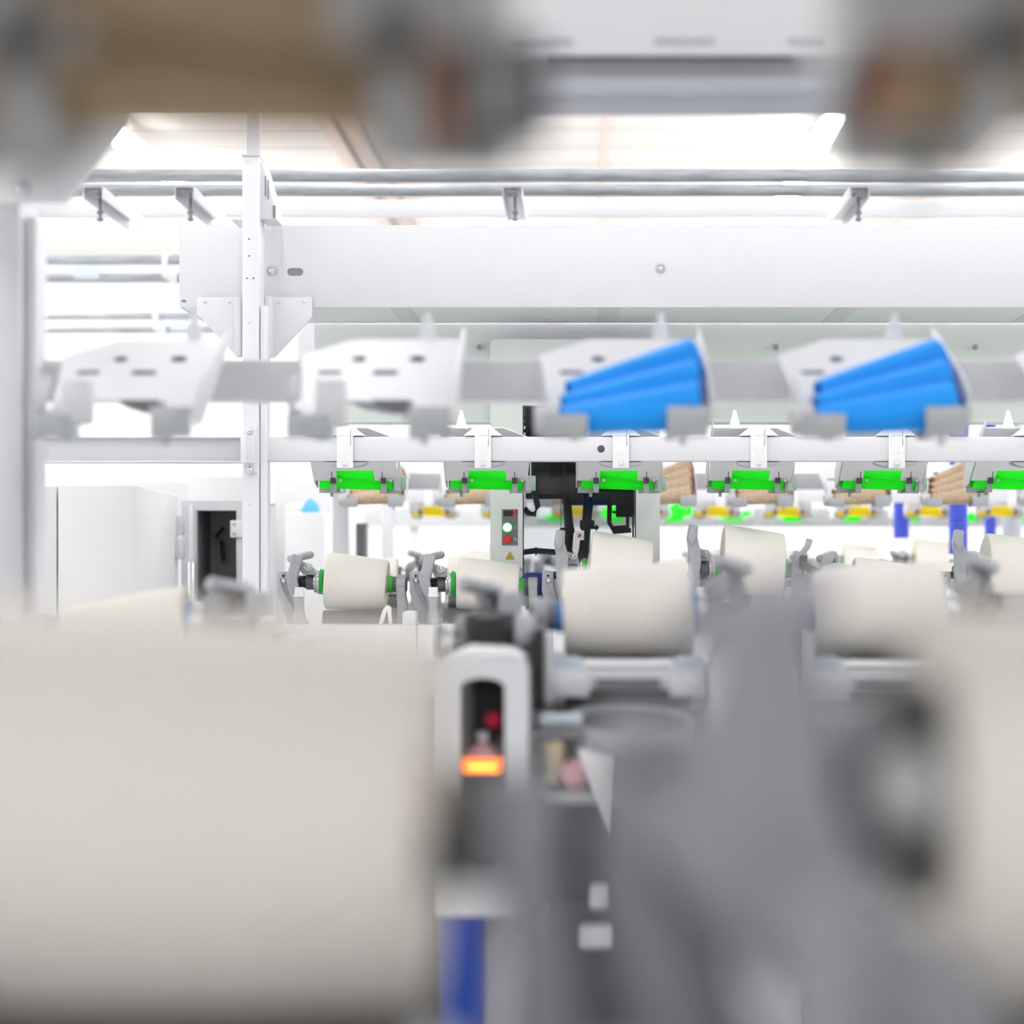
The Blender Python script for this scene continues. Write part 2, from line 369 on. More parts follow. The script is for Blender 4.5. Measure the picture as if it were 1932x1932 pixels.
# ------------------------------------------------------------- winding unit
U0 = -ZC
def cx(px): return (px-668)/775
def cz(py): return (1035-py)/775
def make_unit(label, X, Y, rz, zaxis, group, ring=GREENP, raised=False, front=False, bigarm=False, folded=False, lean=0.0, drop=0.0):
    t = thing('winding_unit', label, 'winding unit', (X, Y, 0), rz, group)
    off = (0, 0, U0)
    def P(mb, name, m, par=None): return mb.build(name, m, par or t, off)
    dz = zaxis - cz(1097)
    CM = CAST_SHADED if bigarm else CAST
    # body: white back housing, open trough for the drum
    h = MB().box(-.159, .159, -.16, -.05, -ZC, -.181, .003).box(-.159, .159, -.0502, .05, -ZC, -.235, .001)
    P(h, 'housing', WHITE)
    fc = MB().prism([(.05, -ZC), (.05, -.20), (.075, -.195), (.10, -.23), (.17, -.255), (.19, -.29), (.19, -ZC)], 'x', -.092, .092, .004)
    P(fc, 'front_cover', FRONTDARK)
    P(MB().cyl((-.079, .0, -.1785), (.079, .0, -.1785), .0285, seg=32, bev=.002), 'winding_drum', CHARCOAL)
    # left arm: pivot block, bent lever with handle, ear with bolt
    blk = MB().prism([(cx(524), cz(1077)), (cx(546), cz(1078)), (cx(546), cz(1104)), (cx(560), cz(1150)), (cx(578), cz(1177)), (cx(543), cz(1177)), (cx(533), cz(1149)), (cx(523), cz(1115))], 'y', -.035, .03, .003)
    blk.ribbon([(cx(527), cz(1090)), (cx(533), cz(1110)), (cx(552), cz(1148)), (cx(570), cz(1176))], [.004]*4, -.039, -.03, .001)
    blk.ribbon([(cx(543), cz(1082)), (cx(544), cz(1106)), (cx(556), cz(1146))], [.003]*3, -.039, -.03, .001)
    P(blk, 'pivot_block', CM)
    P(MB().dome((cx(536), -.035, cz(1096)), (0, -1, 0), .006, .004), 'pivot_bolt', CHROME)
    P(MB().cyl((cx(535), -.0355, cz(1086)), (cx(535), -.034, cz(1086)), .0032, seg=14), 'pivot_hole', BLACK)
    P(MB().box(cx(544), cx(553), -.03, .01, cz(1092), cz(1078), .002), 'stop_block', BLACK)
    if raised:
        lv = MB().ribbon([(cx(556)+.004, cz(1000)+lean), (cx(556), cz(1024)+lean), (cx(562), cz(1050)), (cx(560), cz(1085)), (cx(562), cz(1105)), (cx(572), cz(1140))], [.022, .026, .030, .026, .024, .02], -.06, -.034, .004)
    else:
        lv = MB().ribbon([(cx(564), cz(1046)-drop), (cx(560), cz(1062)-drop), (cx(552), cz(1092)-drop*.6), (cx(556), cz(1110)), (cx(566), cz(1135))], [.027, .025, .027, .024, .02], -.06, -.034, .004)
    lever = P(lv, 'lever_arm', CM)
    if raised:
        P(MB().prism([(cx(546), cz(1022)+lean), (cx(553), cz(1000)+lean), (cx(563), cz(1002)+lean), (cx(564), cz(1022)+lean), (cx(556), cz(1040)+lean)], 'y', -.075, -.03, .004), 'handle', CM, lever)
    else:
        P(MB().cyl((cx(546), -.035, cz(1055)-drop), (cx(582), .03, cz(1046)-drop), .0095, seg=20, bev=.004), 'handle', CM, lever)
    ear = MB().prism([(cx(566), cz(1058)), (cx(577), cz(1062)), (cx(592), cz(1072)), (cx(593), cz(1084)), (cx(572), cz(1084)), (cx(566), cz(1075))], 'y', -.034, .0, .002)
    for i, p in enumerate(ear.v): ear.v[i] = (p[0], p[1], p[2]+dz)
    P(ear, 'bolt_ear', CM)
    q = (cx(582), -.0365, cz(1071)+dz)
    eb = P(MB().ring(q, (0, -.75, .66), .011, .004, .004), 'ear_washer', CLIPGREY)
    P(MB().dome((q[0], q[1]-.003, q[2]+.0026), (0, -.75, .66), .0055, .007), 'ear_bolt', CHROME, eb)
    # thick-end chuck
    ax = lambda px: (cx(px-2.5), 0, zaxis)
    P(MB().cyl(ax(556), ax(578), .0155, bev=.002), 'chuck_spindle', BLACK)
    P(MB().cyl(ax(577), ax(593), .0195, bev=.002), 'chuck_hub', DARKCAST)
    hub = P(MB().cyl(ax(592), ax(596), .027, bev=.0015).cyl(ax(595), ax(599), .024, bev=.001).cyl(ax(598), ax(603), .030, bev=.0015), 'chuck_ring', CHROME)
    P(MB().cyl(ax(602.5), ax(606.5), .0315, bev=.0025).cyl(ax(606), ax(610.5), .031, bev=.0025), 'chuck_rubber', ring)
    # thin-end arm and chuck
    zr = zaxis - .006
    ra = MB().ribbon([(cx(754), zr-.005), (cx(755), zr-.03), (cx(757), cz(1140)), (cx(757), cz(1178))], [.021, .022, .024, .025], -.03, .012, .003)
    ra.cyl((cx(745), 0-.009, zr), (cx(763), -.009, zr), .0225, bev=.003)
    P(ra, 'arm', CM)
    P(MB().cyl((cx(762.5), -.009, zr), (cx(765), -.009, zr), .018, bev=.001), 'arm_cap', CHARCOAL)
    P(MB().cyl((cx(737), 0, zr), (cx(745.5), 0, zr), .0185, bev=.001), 'arm_hub', DARKCAST)
    P(MB().cyl((cx(728), 0, zr), (cx(737.5), 0, zr), .0205, bev=.002), 'chuck_rubber', ring)
    # hollow post in front
    px = cx(571); py = -.095
    foot = MB().lathe([(0, .018), (.014, .0155), (.038, .0115)], Matrix.Translation((px, py, cz(1175))) @ Matrix.Rotation(-PI/2, 4, 'Y'), 24)
    P(foot, 'post_foot', CM)
    P(MB().cyl((px, py, cz(1147)), (px, py, cz(1122)), .0116, bev=.001).ring((px, py, cz(1148.5)), (0, 0, 1), .0126, .008, .003), 'post', CM)
    P(MB().ring((px, py, cz(1122)), (0, 0, 1), .0112, .006, .020).ring((px, py, cz(1124)), (0, 0, 1), .0132, .006, .005), 'post_cap', CM if bigarm else PLASTIC)
    P(MB().cyl((px, py, cz(1108)), (px, py, cz(1106.8)), .0062, seg=16), 'post_bore', BLACK)
    if bigarm:
        fx = lambda p: (p-VX)/6154-.193
        fz = lambda p: (VY-p)/6154
        P(MB().prism([(fx(a), fz(b)) for a, b in ((1435, 1095), (1510, 1100), (1540, 1250), (1565, 1480), (1650, 1690), (1850, 1850), (1930, 2080), (1650, 2100), (1420, 1800), (1215, 1590), (1185, 1510), (1330, 1470), (1425, 1360))], 'y', -.062, -.036, .004), 'arm_casting', CM)
        P(MB().cyl((fx(1650), -.03, fz(1470)), (fx(1790), -.0, fz(1470)), .029, bev=.004), 'chuck_housing', CHARCOAL)
        P(MB().dome((fx(1705), -.042, fz(1490)), (-.2, -1, .2), .0140, .010), 'chuck_knob', LIGHTGREY)
    if folded:
        o = 991
        P(MB().ribbon([(cx(1606-o), cz(1082)), (cx(1570-o), cz(1070)), (cx(1545-o), cz(1074)), (cx(1540-o), cz(1090))], [.02, .026, .024, .02], -.09, -.064, .005), 'folded_lever', LIGHTGREY)
        P(MB().cyl((cx(1503-o), -.05, cz(1062)), (cx(1536-o), -.08, cz(1084)), .010, bev=.002).box(cx(1500-o), cx(1514-o), -.06, -.03, cz(1075), cz(1048), .003), 'folded_joint', BLACK)
        P(MB().ribbon([(cx(1488-o), cz(1056)), (cx(1506-o), cz(1044)), (cx(1516-o), cz(1030)), (cx(1519-o), cz(1017))], [.008, .014, .014, .016], -.05, -.035, .003), 'folded_handle', CM)
    # small covers on the housing
    P(MB().prism([(cx(719), -.181), (cx(727), cz(1148)), (cx(735), cz(1139)), (cx(742), cz(1143)), (cx(744), -.181), (cx(739), -.181), (cx(735), cz(1149)), (cx(727), -.181)], 'y', -.12, -.10, .001), 'yarn_guide', PLASTIC)
    P(MB().box(cx(765), cx(790), -.15, -.06, -.185, cz(1150), .006), 'cover_cap', WHITE)
    if front:
        make_front(t, P)
    return t
def make_front(t, P):
    HC = 1187.0
    mx = lambda px: -(px-HC)/1560
    mz = lambda py: (1035-py)/1560
    # white guide bar and plates under the package
    P(MB().box(-.092, .092, .082, .104, mz(1306), mz(1266), .003).box(-.092, -.05, .10, .112, mz(1318), mz(1285), .003).box(.048, .092, .10, .112, mz(1320), mz(1278), .003), 'guide_bar', WHITE)
    P(MB().box(-.040, .040, .1035, .106, mz(1302), mz(1284), .001), 'guide_slot', DARKCAST)
    for s in (-1, 1):
        P(MB().prism([(s*.05, mz(1266)), (s*.06, mz(1244)), (s*.09, mz(1244)), (s*.092, mz(1266))], 'y', .07, .09, .001), 'guide_wedge', PALEBLUE)
    P(MB().box(.092, .104, .06, .11, mz(1330), mz(1196), .003), 'side_bracket', WHITE)
    P(MB().box(.104, .116, .055, .12, mz(1345), mz(1190), .003), 'belt_guard', BLACK)
    # tilted funnel below
    T = Matrix.Translation((0, .155, -.205)) @ Matrix.Rotation(-.16, 4, 'X') @ Matrix.Rotation(PI/2, 4, 'Y')
    P(MB().lathe([(0, .070), (-.002, .076), (.004, .078), (.05, .070), (.17, .030), (.25, .026), (.25, .020), (.17, .024), (.05, .063), (0, .070)], T, 48, close=False), 'funnel', CAST)
    P(MB().lathe([(.004, .0005), (.005, .068), (.008, .0005)], T, 40, close=False), 'funnel_mouth', BLACK)
    # yarn sensor group on the left of the funnel
    P(MB().box(mx(1098), mx(1022), .17, .20, mz(1362), mz(1342), .003), 'sensor_bar', PALEBLUE)
    P(MB().box(mx(1098), mx(1025), .16, .21, mz(1388), mz(1364), .002), 'sensor_body', DARKCAST)
    P(MB().cyl((mx(1047), .20, mz(1468)), (mx(1047), .20, mz(1390)), .0105, .0125, bev=.001), 'tension_post', OCHRE)
    P(MB().cyl((mx(1092), .20, mz(1460)), (mx(1080), .215, mz(1440)), .016, seg=20, bev=.003), 'tension_disc', PINK)
    P(MB().box(mx(1135), mx(1015), .15, .22, mz(1502), mz(1480), .003), 'sensor_shelf', LIGHTGREY)
    P(MB().box(mx(1150), mx(1020), .185, .192, mz(1690), mz(1512), .002), 'recess_panel', BLACK)
    P(MB().prism([(mx(1088), mz(1400)), (mx(1150), mz(1415)), (mx(1142), mz(1560))], 'y', .225, .228, .001), 'yarn_flag', PLASTIC)
    P(MB().box(mx(1142), mx(1110), .19, .21, mz(1700), mz(1655), .004).box(mx(1150), mx(1095), .19, .215, mz(1770), mz(1730), .004), 'splicer_block', LIGHTGREY)
    # signal housing to the left of the unit (shared joint to the next)
    hx = mx(917); w = .0525
    out = [(hx-w, -.43), (hx+w, -.43), (hx+w, mz(1262)), (hx+w-.004, mz(1247)), (hx+w-.016, mz(1238)), (hx-w+.016, mz(1238)), (hx-w+.004, mz(1247)), (hx-w, mz(1262))]
    wl, wr, wb, wt = hx-.0255, hx+.0255, mz(1590), mz(1288)
    hole = [(wl, wb)] + [(hx-.0255*math.cos(PI*i/10), wb-.022*math.sin(PI*i/10)) for i in range(1, 10)] + [(wr, wb), (wr, wt)] + [(hx+.0255*math.cos(PI*i/8), wt+.011*math.sin(PI*i/8)) for i in range(1, 8)] + [(wl, wt)]
    Mp = Matrix(((1, 0, 0, 0), (0, 0, 1, .205), (0, 1, 0, 0), (0, 0, 0, 1)))
    hs = MB().plate(out, [hole], .028, Mp)
    hs.box(hx-w, hx-w+.02, .06, .206, -.43, mz(1256), .003).box(hx+w-.02, hx+w, .06, .206, -.43, mz(1256), .003).box(hx-w+.004, hx+w-.004, .06, .206, mz(1262), mz(1239), .003)
    H = P(hs, 'signal_housing', WHITE)
    P(MB().box(hx-.035, hx+.035, .15, .155, -.42, mz(1262), .001).box(hx-.036, hx-.028, .155, .205, -.42, mz(1262)).box(hx+.028, hx+.036, .155, .205, -.42, mz(1262)), 'housing_recess', BLACK, H)
    zl = mz(1433)
    P(MB().box(hx-.0205, hx+.0245, .188, .216, zl-.0095, zl+.0095, .004), 'signal_lamp', ORANGE, H)
    P(MB().box(hx-.014, hx+.018, .2155, .2175, zl-.005, zl+.005, .0009), 'lamp_core', ORANGEC, H)
    P(MB().lathe([(0, .020), (.006, .017), (.014, .006), (.018, .005)], Matrix.Translation((hx+.002, .195, zl+.010)) @ Matrix.Rotation(-PI/2, 4, 'Y'), 24), 'lamp_cap', PINK, H)
    P(MB().cyl((hx+.002, .195, zl+.028), (hx+.002, .195, zl+.038), .007, bev=.002), 'lamp_tip', PALEBLUE, H)
    P(MB().cyl((mx(931), .156, mz(1357)), (mx(931), .165, mz(1357)), .009, bev=.002), 'red_indicator', REDDIM, H)
    if t['label'].find('orange lamp carrying') > 0: P(MB().box(hx+.0, hx+w-.003, .18, .228, -.60, -.405, .01), 'drive_cover', NAVY)
    P(MB().box(hx-w, hx+w, .10, .19, -.75, -.425, .004), 'lower_panel', LIGHTGREY)
    # black guide rolls where no package hides them
    P(MB().cyl((hx-.03, .06, mz(1198)), (hx+.03, .06, mz(1198)), .024, bev=.004).box(hx-.02, hx+.02, .05, .09, mz(1225), mz(1165), .006), 'yarn_trap', BLACK)
    P(MB().cyl((hx-.058, .062, mz(1200)), (hx-.034, .06, mz(1200)), .024, bev=.004), 'trap_knob', CAST)
    P(MB().prism([(hx-.05, mz(1238)), (hx-.03, mz(1222)), (hx+.02, mz(1218)), (hx+.045, mz(1238))], 'y', .07, .20, .003), 'housing_hood', PLASTIC)

# ------------------------------------------------------------------ machines
ROW = {'F': .69, 'M': 2.71, 'C': 5.16, 'D': 7.05, 'E': 9.55, 'G': 11.6}
HX = {'F': -.127, 'M': .0623, 'C': -.54, 'D': .288, 'E': .6255, 'G': .528}
ordn = ['first', 'second', 'third', 'fourth', 'fifth', 'sixth', 'seventh', 'eighth', 'ninth', 'tenth', 'eleventh', 'twelfth', 'thirteenth']
def U(nm, k): return HX[nm] + .32*k

# sharp row: six heads seen from behind, green cones
pos = ['left end', 'second', 'third', 'fourth', 'fifth', 'right end']
near = ['beside the tall white post', 'over the panel with the red digit', 'in front of the smoked window', 'right of the service carriage', 'left of the blue hoses', 'at the right edge of the photo']
R12 = [(.0695, .0600), (.0640, .0545), (.0955, .0830), (.1030, .0920), (.0640, .0530), (.0930, .0830)]
for k in range(6):
    X = U('C', k); Y = ROW['C']
    make_magazine('white cone magazine clamped on the sharp rail, %s' % near[k], X, Y, 0, 'magazines on the sharp rail', sleeve=GREENPALE)
    cones('green', X, Y, 0, 2, 'in the sharp magazine ' + near[k], 'green cones under the sharp rail')
    R1, R2 = R12[k]
    _, z0 = make_package(['small cream yarn package in sharp focus right of the tall white post', 'small cream package in focus in front of the red digit panel',
        'large cream package in focus in front of the smoked window', 'largest cream package in focus, right of the service carriage',
        'small cream package behind the second blurred blue-chuck package', 'large cream package in focus at the right edge below the blue hoses'][k], X, Y, 0, R1, R2, 'packages on the sharp row', L=.149, dx=.003)
    make_unit(['grey winding unit with white-capped post beside the tall post', 'grey winding unit with white-capped post below the red digit panel', 'grey winding unit with raised lever before the smoked window',
        'grey winding unit with raised lever right of the service carriage', 'grey winding unit with black joint, behind the blurred middle package', 'grey winding unit with raised lever under the blue hoses'][k],
        X, Y, 0, z0-.002, 'winding units of the sharp row', raised=k in (2, 3, 5), folded=k == 4, lean=.012 if k == 3 else 0.0)

# middle blurred row: operator side, blue cones
mnear = {-3: 'at the left edge, empty', -2: 'behind it'}
mheads = [-2, -1, 0, 1, 2]
mlab = {-2: 'by the blurred left post', -1: 'second from left', 0: 'over the middle package', 1: 'over the right blurred package', 2: 'at the right edge of the photo'}
for k in mheads:
    X = U('M', k); Y = ROW['M']
    full = k >= 0
    make_magazine('blurred white cone magazine %s %s' % ('empty with dark slots' if not full else 'with blue cones', mlab[k]), X, Y, PI, 'blurred magazines of the middle row', empty=not full)
    if full: cones('blue', X, Y, PI, 3, 'in the blurred magazine ' + mlab[k], 'blue cones in blurred magazines')
    zb = -.141
    if k == -2: _, z0 = make_package('blurred small cream package low at left before the white cabinet', X, Y, PI, .0470, .0330, 'packages of the middle row', zbot=zb, L=.16)
    elif k == -1: z0 = -.125
    else: _, z0 = make_package({0: 'blurred cream package with blue chucks right of the orange lamp', 1: 'blurred cream package with blue chucks at the right, before the blue hoses', 2: 'blurred cream package cut by the right edge'}[k], X, Y, PI, .0620, .0575, 'packages of the middle row', zbot=zb, L=.162)
    make_unit({-2: 'blurred grey winding unit with knob lever low at left', -1: 'blurred grey winding unit without a package, left of the orange lamp', 0: 'blurred grey winding unit with orange lamp carrying the middle package', 1: 'blurred grey winding unit carrying the right blue-chuck package', 2: 'blurred grey winding unit cut by the right edge'}[k],
        X, Y, PI, z0-.002, 'winding units of the middle row', ring=BLUECHUCK if k != -1 else DARKCAST, front=True, drop=.03 if k < 0 else 0.0)

# nearest row, strongly blurred: brown cones, two packages
for k in (0, 1):
    X = U('F', k); Y = ROW['F']; w = ['filling the top left', 'in the top right corner'][k]
    make_magazine('strongly blurred shade-darkened cone magazine ' + w, X, Y, 0, 'nearest magazines', paint=MAG_SHADED, sleeve=CHARCOAL)
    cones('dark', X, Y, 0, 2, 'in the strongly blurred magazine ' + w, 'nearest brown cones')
    _, z0 = make_package(['huge strongly blurred cream package filling the lower left', 'huge strongly blurred cream package at the lower right edge'][k], X, Y, 0, .0665, .0620, 'nearest packages', zbot=-.150, L=.163)
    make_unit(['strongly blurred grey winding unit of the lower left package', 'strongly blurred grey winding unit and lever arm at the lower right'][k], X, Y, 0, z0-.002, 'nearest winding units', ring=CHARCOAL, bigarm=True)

# rows behind the sharp one
dproto = None
for i, k in enumerate(range(-3, 6)):
    X = U('D', k); Y = ROW['D']; g = 'magazines of the row behind the green cones'
    lab = 'small white magazine with a brown cone stack, %s from left behind the green row' % ordn[i]
    if dproto is None: dproto = make_magazine(lab, X, Y, PI, g)
    else: dup(dproto, (X, Y, ZC+MAG0), lab, g)
    cones('kraft', X, Y, PI, 4 if k in (0, 3) else 2 + (k % 2), 'in far tray %s from left' % ordn[i], 'brown cones behind the green row')
dk = [(-3, .06, .052), (-2, .072, .062), (0, .06, .05), (1, .085, .075), (2, .055, .045), (3, .055, .045), (4, .06, .05)]
du = {}
for i, (k, r1, r2) in enumerate(dk):
    X = U('D', k); Y = ROW['D']
    _, z0 = make_package('small cream package in the row behind, %s from the left' % ordn[i], X, Y, PI, r1, r2, 'packages in the row behind the sharp one')
    lab = 'small grey winding unit in the row behind, %s from the left' % ordn[i]
    make_unit(lab, X, Y, PI, z0-.002, 'winding units in the row behind', ring=DARKCAST)
eproto = None
for i, k in enumerate(range(-4, 6)):
    X = U('E', k); Y = ROW['E']; g = 'magazines with yellow cones'
    lab = 'distant white magazine with a yellow cone, %s from left' % ordn[i]
    if eproto is None: eproto = make_magazine(lab, X, Y, 0, g)
    else: dup(eproto, (X, Y, ZC+MAG0), lab, g)
    cones('yellow', X, Y, 0, 2, 'in the %s yellow-cone magazine from left' % ordn[i], 'yellow cones in the distance')
eu = None
for i, k in enumerate(range(-3, 6)):
    X = U('E', k); Y = ROW['E']; r = [.085, .10, .075, .08, .075, .09, .10, .085, .09][i]
    _, z0 = make_package('distant cream package under the yellow cones, %s from left' % ordn[i], X, Y, 0, r, r-.011, 'distant packages')
    lab = 'distant grey winding unit under the yellow cones, %s from left' % ordn[i]
    if eu is None: eu = make_unit(lab, X, Y, 0, -.06, 'distant winding units')
    else: dup(eu, (X, Y, 0), lab)
gproto = None
for i, k in enumerate(range(-2, 7)):
    X = U('G', k); Y = ROW['G']; g = 'farthest magazines'
    lab = 'farthest blurred magazine with green cones, %s from left' % ordn[i]
    if gproto is None: gproto = make_magazine(lab, X, Y, PI, g)
    else: dup(gproto, (X, Y, ZC+MAG0), lab, g)
    cones('green', X, Y, PI, 3 if k in (-1, 0, 4) else 1, 'in the %s farthest green-cone magazine from left' % ordn[i], 'farthest green cones')

# ---- frames of the machines
def long_box(name, label, cat, x0, x1, y0, y1, z0, z1, m, bev=.003):
    o = MB().box(x0, x1, y0, y1, 0, z1-z0, bev).build(name, m)
    o.location = (0, 0, ZC+z0); return tag(o, label, cat)

# sharp machine ------------------------------------------------------------
Yr = 4.92
t = thing('magazine_rail', 'long white square rail in focus carrying the green-cone magazines', 'rail', (0, 0, ZC+.2027))
MB().box(X_(484, Yr), 3.4, Yr, Yr+.052, 0, .057, .004).build('rail_tube', WHITE, t)
MB().cyl((X_(1134, Yr), Yr-.0006, .0285), (X_(1134, Yr), Yr+.001, .0285), .0088).build('rail_hole', CHARCOAL, t)
# left cross beam
t = thing('cross_beam', 'white beam joining the tall post to the blurred left post', 'beam', (0, 0, ZC+.2027))
MB().box(-1.55, X_(456, 4.93), 4.935, 4.965, .0, .054, .002).box(-1.55, X_(456, 4.93), 4.91, 4.99, .0535, .0575, .001).box(-1.55, X_(456, 4.93), 4.91, 4.99, -.003, .001, .001).build('web', WHITE, t)
# tall post
t = thing('frame_post', 'tall white machine post in sharp focus with bolted rail clamp', 'post', (X_(472, 4.9), 4.95, 0))
def PP(mb, n, m, par=None): return mb.build(n, m, par or t, (X_(472, 4.9), 4.95, -ZC))
xa, xb = X_(457, 4.9), X_(488, 4.9)
PP(MB().box(xa, xb, 4.9, 5.0, -ZC, Z_(293, 4.9), .004), 'column', WHITE)
PP(MB().box(xa-.001, xb+.001, 4.898, 5.002, Z_(295, 4.9), Z_(291, 4.9), .001), 'column_cap', LIGHTGREY)
PP(MB().box(X_(469, 5.0), X_(494, 5.0), 4.965, 4.995, Z_(295, 4.9), 2.9, .002), 'column_extension', WHITE)
PP(MB().box(xb+.0015, X_(503, 4.9), 4.91, 4.96, -ZC, Z_(576, 4.9), .003), 'cable_channel', WHITE)
for px, py in ((470, 451), (470, 483), (466, 525), (478, 525)):
    PP(MB().cyl((X_(px, 4.9), 4.8995, Z_(py, 4.9)), (X_(px, 4.9), 4.901, Z_(py, 4.9)), .0019, seg=12), 'bolt_hole', BLACK)
for px, py in ((468, 303), (470, 607), (471, 950)):
    PP(MB().dome((X_(px, 4.9), 4.9, Z_(py, 4.9)), (0, -1, 0), .0045, .002), 'screw', WHITE)
br = MB().prism([(X_(489, 4.93), Z_(296, 4.93)), (X_(498, 4.93), Z_(312, 4.93)), (X_(517, 4.93), Z_(380, 4.93)), (X_(521, 4.93), Z_(400, 4.93)), (X_(521, 4.93), Z_(413, 4.93)), (X_(489, 4.93), Z_(413, 4.93))], 'y', 4.93, 5.04, .002)
br.box(X_(440, 4.96), X_(457, 4.9)+.0, 4.93, 5.04, Z_(416, 4.93), Z_(411, 4.93), .001)
B = PP(br, 'head_bracket', WHITE)
for px, p0, p1 in ((501, 332, 370), (506, 340, 376)):
    PP(MB().box(X_(px, 4.93)-.0014, X_(px, 4.93)+.0014, 4.9285, 4.9305, Z_(p1, 4.93), Z_(p0, 4.93), .0006), 'bracket_slot', PANELGREY, B)
PP(MB().box(X_(515, 4.93), X_(520, 4.93), 4.9285, 4.9305, Z_(411, 4.93), Z_(388, 4.93)), 'bracket_window', PANELGREY, B)
C2 = PP(MB().box(X_(459, 4.88), X_(483, 4.88), 4.888, 4.9, Z_(892, 4.88), Z_(805, 4.88), .001).box(X_(455, 4.88), X_(482, 4.88), 4.868, 4.889, Z_(874, 4.88), Z_(822, 4.88), .002).box(X_(464, 4.88), X_(467, 4.88), 4.8655, 4.869, Z_(874, 4.88), Z_(822, 4.88), .0008).box(X_(474, 4.88), X_(477, 4.88), 4.8655, 4.869, Z_(874, 4.88), Z_(822, 4.88), .0008), 'rail_clamp', WHITE)
for py in (813, 887):
    PP(MB().dome((X_(470, 4.88), 4.888, Z_(py, 4.88)), (0, -1, 0), .0085, .007).box(X_(470, 4.88)-.005, X_(470, 4.88)+.005, 4.8805, 4.883, Z_(py, 4.88)-.0012, Z_(py, 4.88)+.0012), 'clamp_bolt', CHROME, C2)
# duct
t = thing('suction_duct', 'long white rectangular duct in focus with round bolts', 'duct', (0, 0, ZC+.5745))
def DP(mb, n, m, par=None): return mb.build(n, m, par or t, (0, 0, .5745))
xl = X_(338, 5.05)
DP(MB().box(xl, 3.4, 5.05, 5.055, .5745, .770, .002).box(xl, 3.4, 5.395, 5.40, .5745, .770, .002).box(xl, 3.4, 5.05, 5.40, .766, .770, .002).box(xl, xl+.004, 5.05, 5.4, .5745, .770, .002).box(xl, 3.4, 5.052, 5.398, .5765, .5795, .001), 'duct_body', WHITE)
for x in (-.45, .05, .62, 1.1):
    DP(MB().box(x, x+.05, 5.06, 5.39, .5745, .577, .001), 'duct_strap', LIGHTGREY)
for px, py in ((1246, 507), (512, 511)):
    q = (X_(px, 5.05), 5.05, Z_(py, 5.05))
    DP(MB().ring((q[0], 5.051, q[2]), (0, -1, 0), .0115, .004, .003).dome((q[0], 5.049, q[2]), (0, -1, 0), .006, .006), 'duct_bolt', CHROME)
M0 = Matrix(((1, 0, 0, 0), (0, 0, 1, 5.0495), (0, 1, 0, 0), (0, 0, 0, 1)))
DP(MB().plate(slot(X_(557, 5.05), Z_(513, 5.05), .038, .0185, 10), [], .001, M0), 'duct_slot', PANELGREY)
DP(MB().plate(slot(X_(347, 5.05), Z_(568, 5.05), .011, .006), [], .001, M0), 'duct_slot', PANELGREY)
# gusset
t = thing('gusset_plate', 'white pointed gusset plate under the sharp duct behind the post', 'bracket', (X_(478, 5.03), 5.03, ZC+.45))
def GP(mb, n, m): return mb.build(n, m, t, (X_(478, 5.03), 5.03, .45))
q = lambda px, py: (X_(px, 5.03), Z_(py, 5.03))
GP(MB().prism([q(370, 560), q(370, 592), q(384, 606), q(446, 673), q(456, 673), q(456, 560)], 'y', 5.035, 5.045, .001).prism([q(504, 560), q(588, 560), q(588, 598), q(517, 674), q(504, 674)], 'y', 5.035, 5.045, .001).box(q(504, 0)[0], q(515, 0)[0], 4.99, 5.04, q(0, 674)[1], q(0, 562)[1], .001).box(q(446, 0)[0], q(457, 0)[0], 5.005, 5.04, q(0, 673)[1], q(0, 562)[1], .001), 'plate', WHITE)
for px in (386, 432, 526, 574):
    GP(MB().dome((X_(px, 5.03), 5.035, Z_(569, 5.03)), (0, -1, 0), .004, .003), 'stud', CHROME)
# hood panel under the duct
t = thing('hood_panel', 'plain white panel hanging under the sharp duct with small clamp knobs', 'panel', (0, 0, ZC+.335))
def HP(mb, n, m, par=None): return mb.build(n, m, par or t, (0, 0, .335))
HP(MB().box(X_(592, 5.41), 3.4, 5.412, 5.424, .330, .574, .002).box(X_(592, 5.41), 3.4, 5.412, 5.52, .322, .331, .002), 'panel', WHITE2)
for px in (905, 1463, 1838):
    x = X_(px, 5.41); z = Z_(656, 5.41)
    K = HP(MB().box(x-.013, x+.013, 5.402, 5.412, z-.010, z+.010, .004).box(x-.026, x-.012, 5.4105, 5.4125, z-.0015, z+.0015), 'clamp_knob', PLASTIC)
    HP(MB().ring((x, 5.402, z), (0, -1, 0), .0075, .0045, .002).dome((x, 5.402, z), (0, -1, 0), .0035, .002), 'knob_bolt', CLIPGREY, K)

# service carriage ---------------------------------------------------------
Yc = 5.31
t = thing('service_carriage', 'white travelling service carriage with smoked window and control panel', 'service carriage', (0, Yc, ZC-.15))
def SP(mb, n, m, par=None): return mb.build(n, m, par or t, (0, Yc, -.15))
sx = lambda px: X_(px, Yc)
sz = lambda py: Z_(py, Yc)
Mf = Matrix(((1, 0, 0, 0), (0, 0, 1, Yc), (0, 1, 0, 0), (0, 0, 0, 1)))
out = [(sx(927), sz(1150)), (sx(1243), sz(1150)), (sx(1245), sz(1145)), (sx(1245), sz(648)), (sx(1242), sz(642)), (sx(1236), sz(640)), (sx(934), sz(640)), (sx(928), sz(642)), (sx(925), sz(648)), (sx(925), sz(1145))]
hole = [(sx(986), sz(1084)), (sx(1200), sz(1084)), (sx(1200), sz(765)), (sx(986), sz(765))]
fr = MB().plate(out, [hole], .012, Mf)
fr.box(sx(925), sx(931), Yc+.011, Yc+.09, sz(1150), sz(642), .002).box(sx(1239), sx(1245), Yc+.011, Yc+.09, sz(1150), sz(642), .002).box(sx(925), sx(1245), Yc+.011, Yc+.09, sz(646), sz(640), .001)
SP(fr, 'carriage_frame', WHITE2)
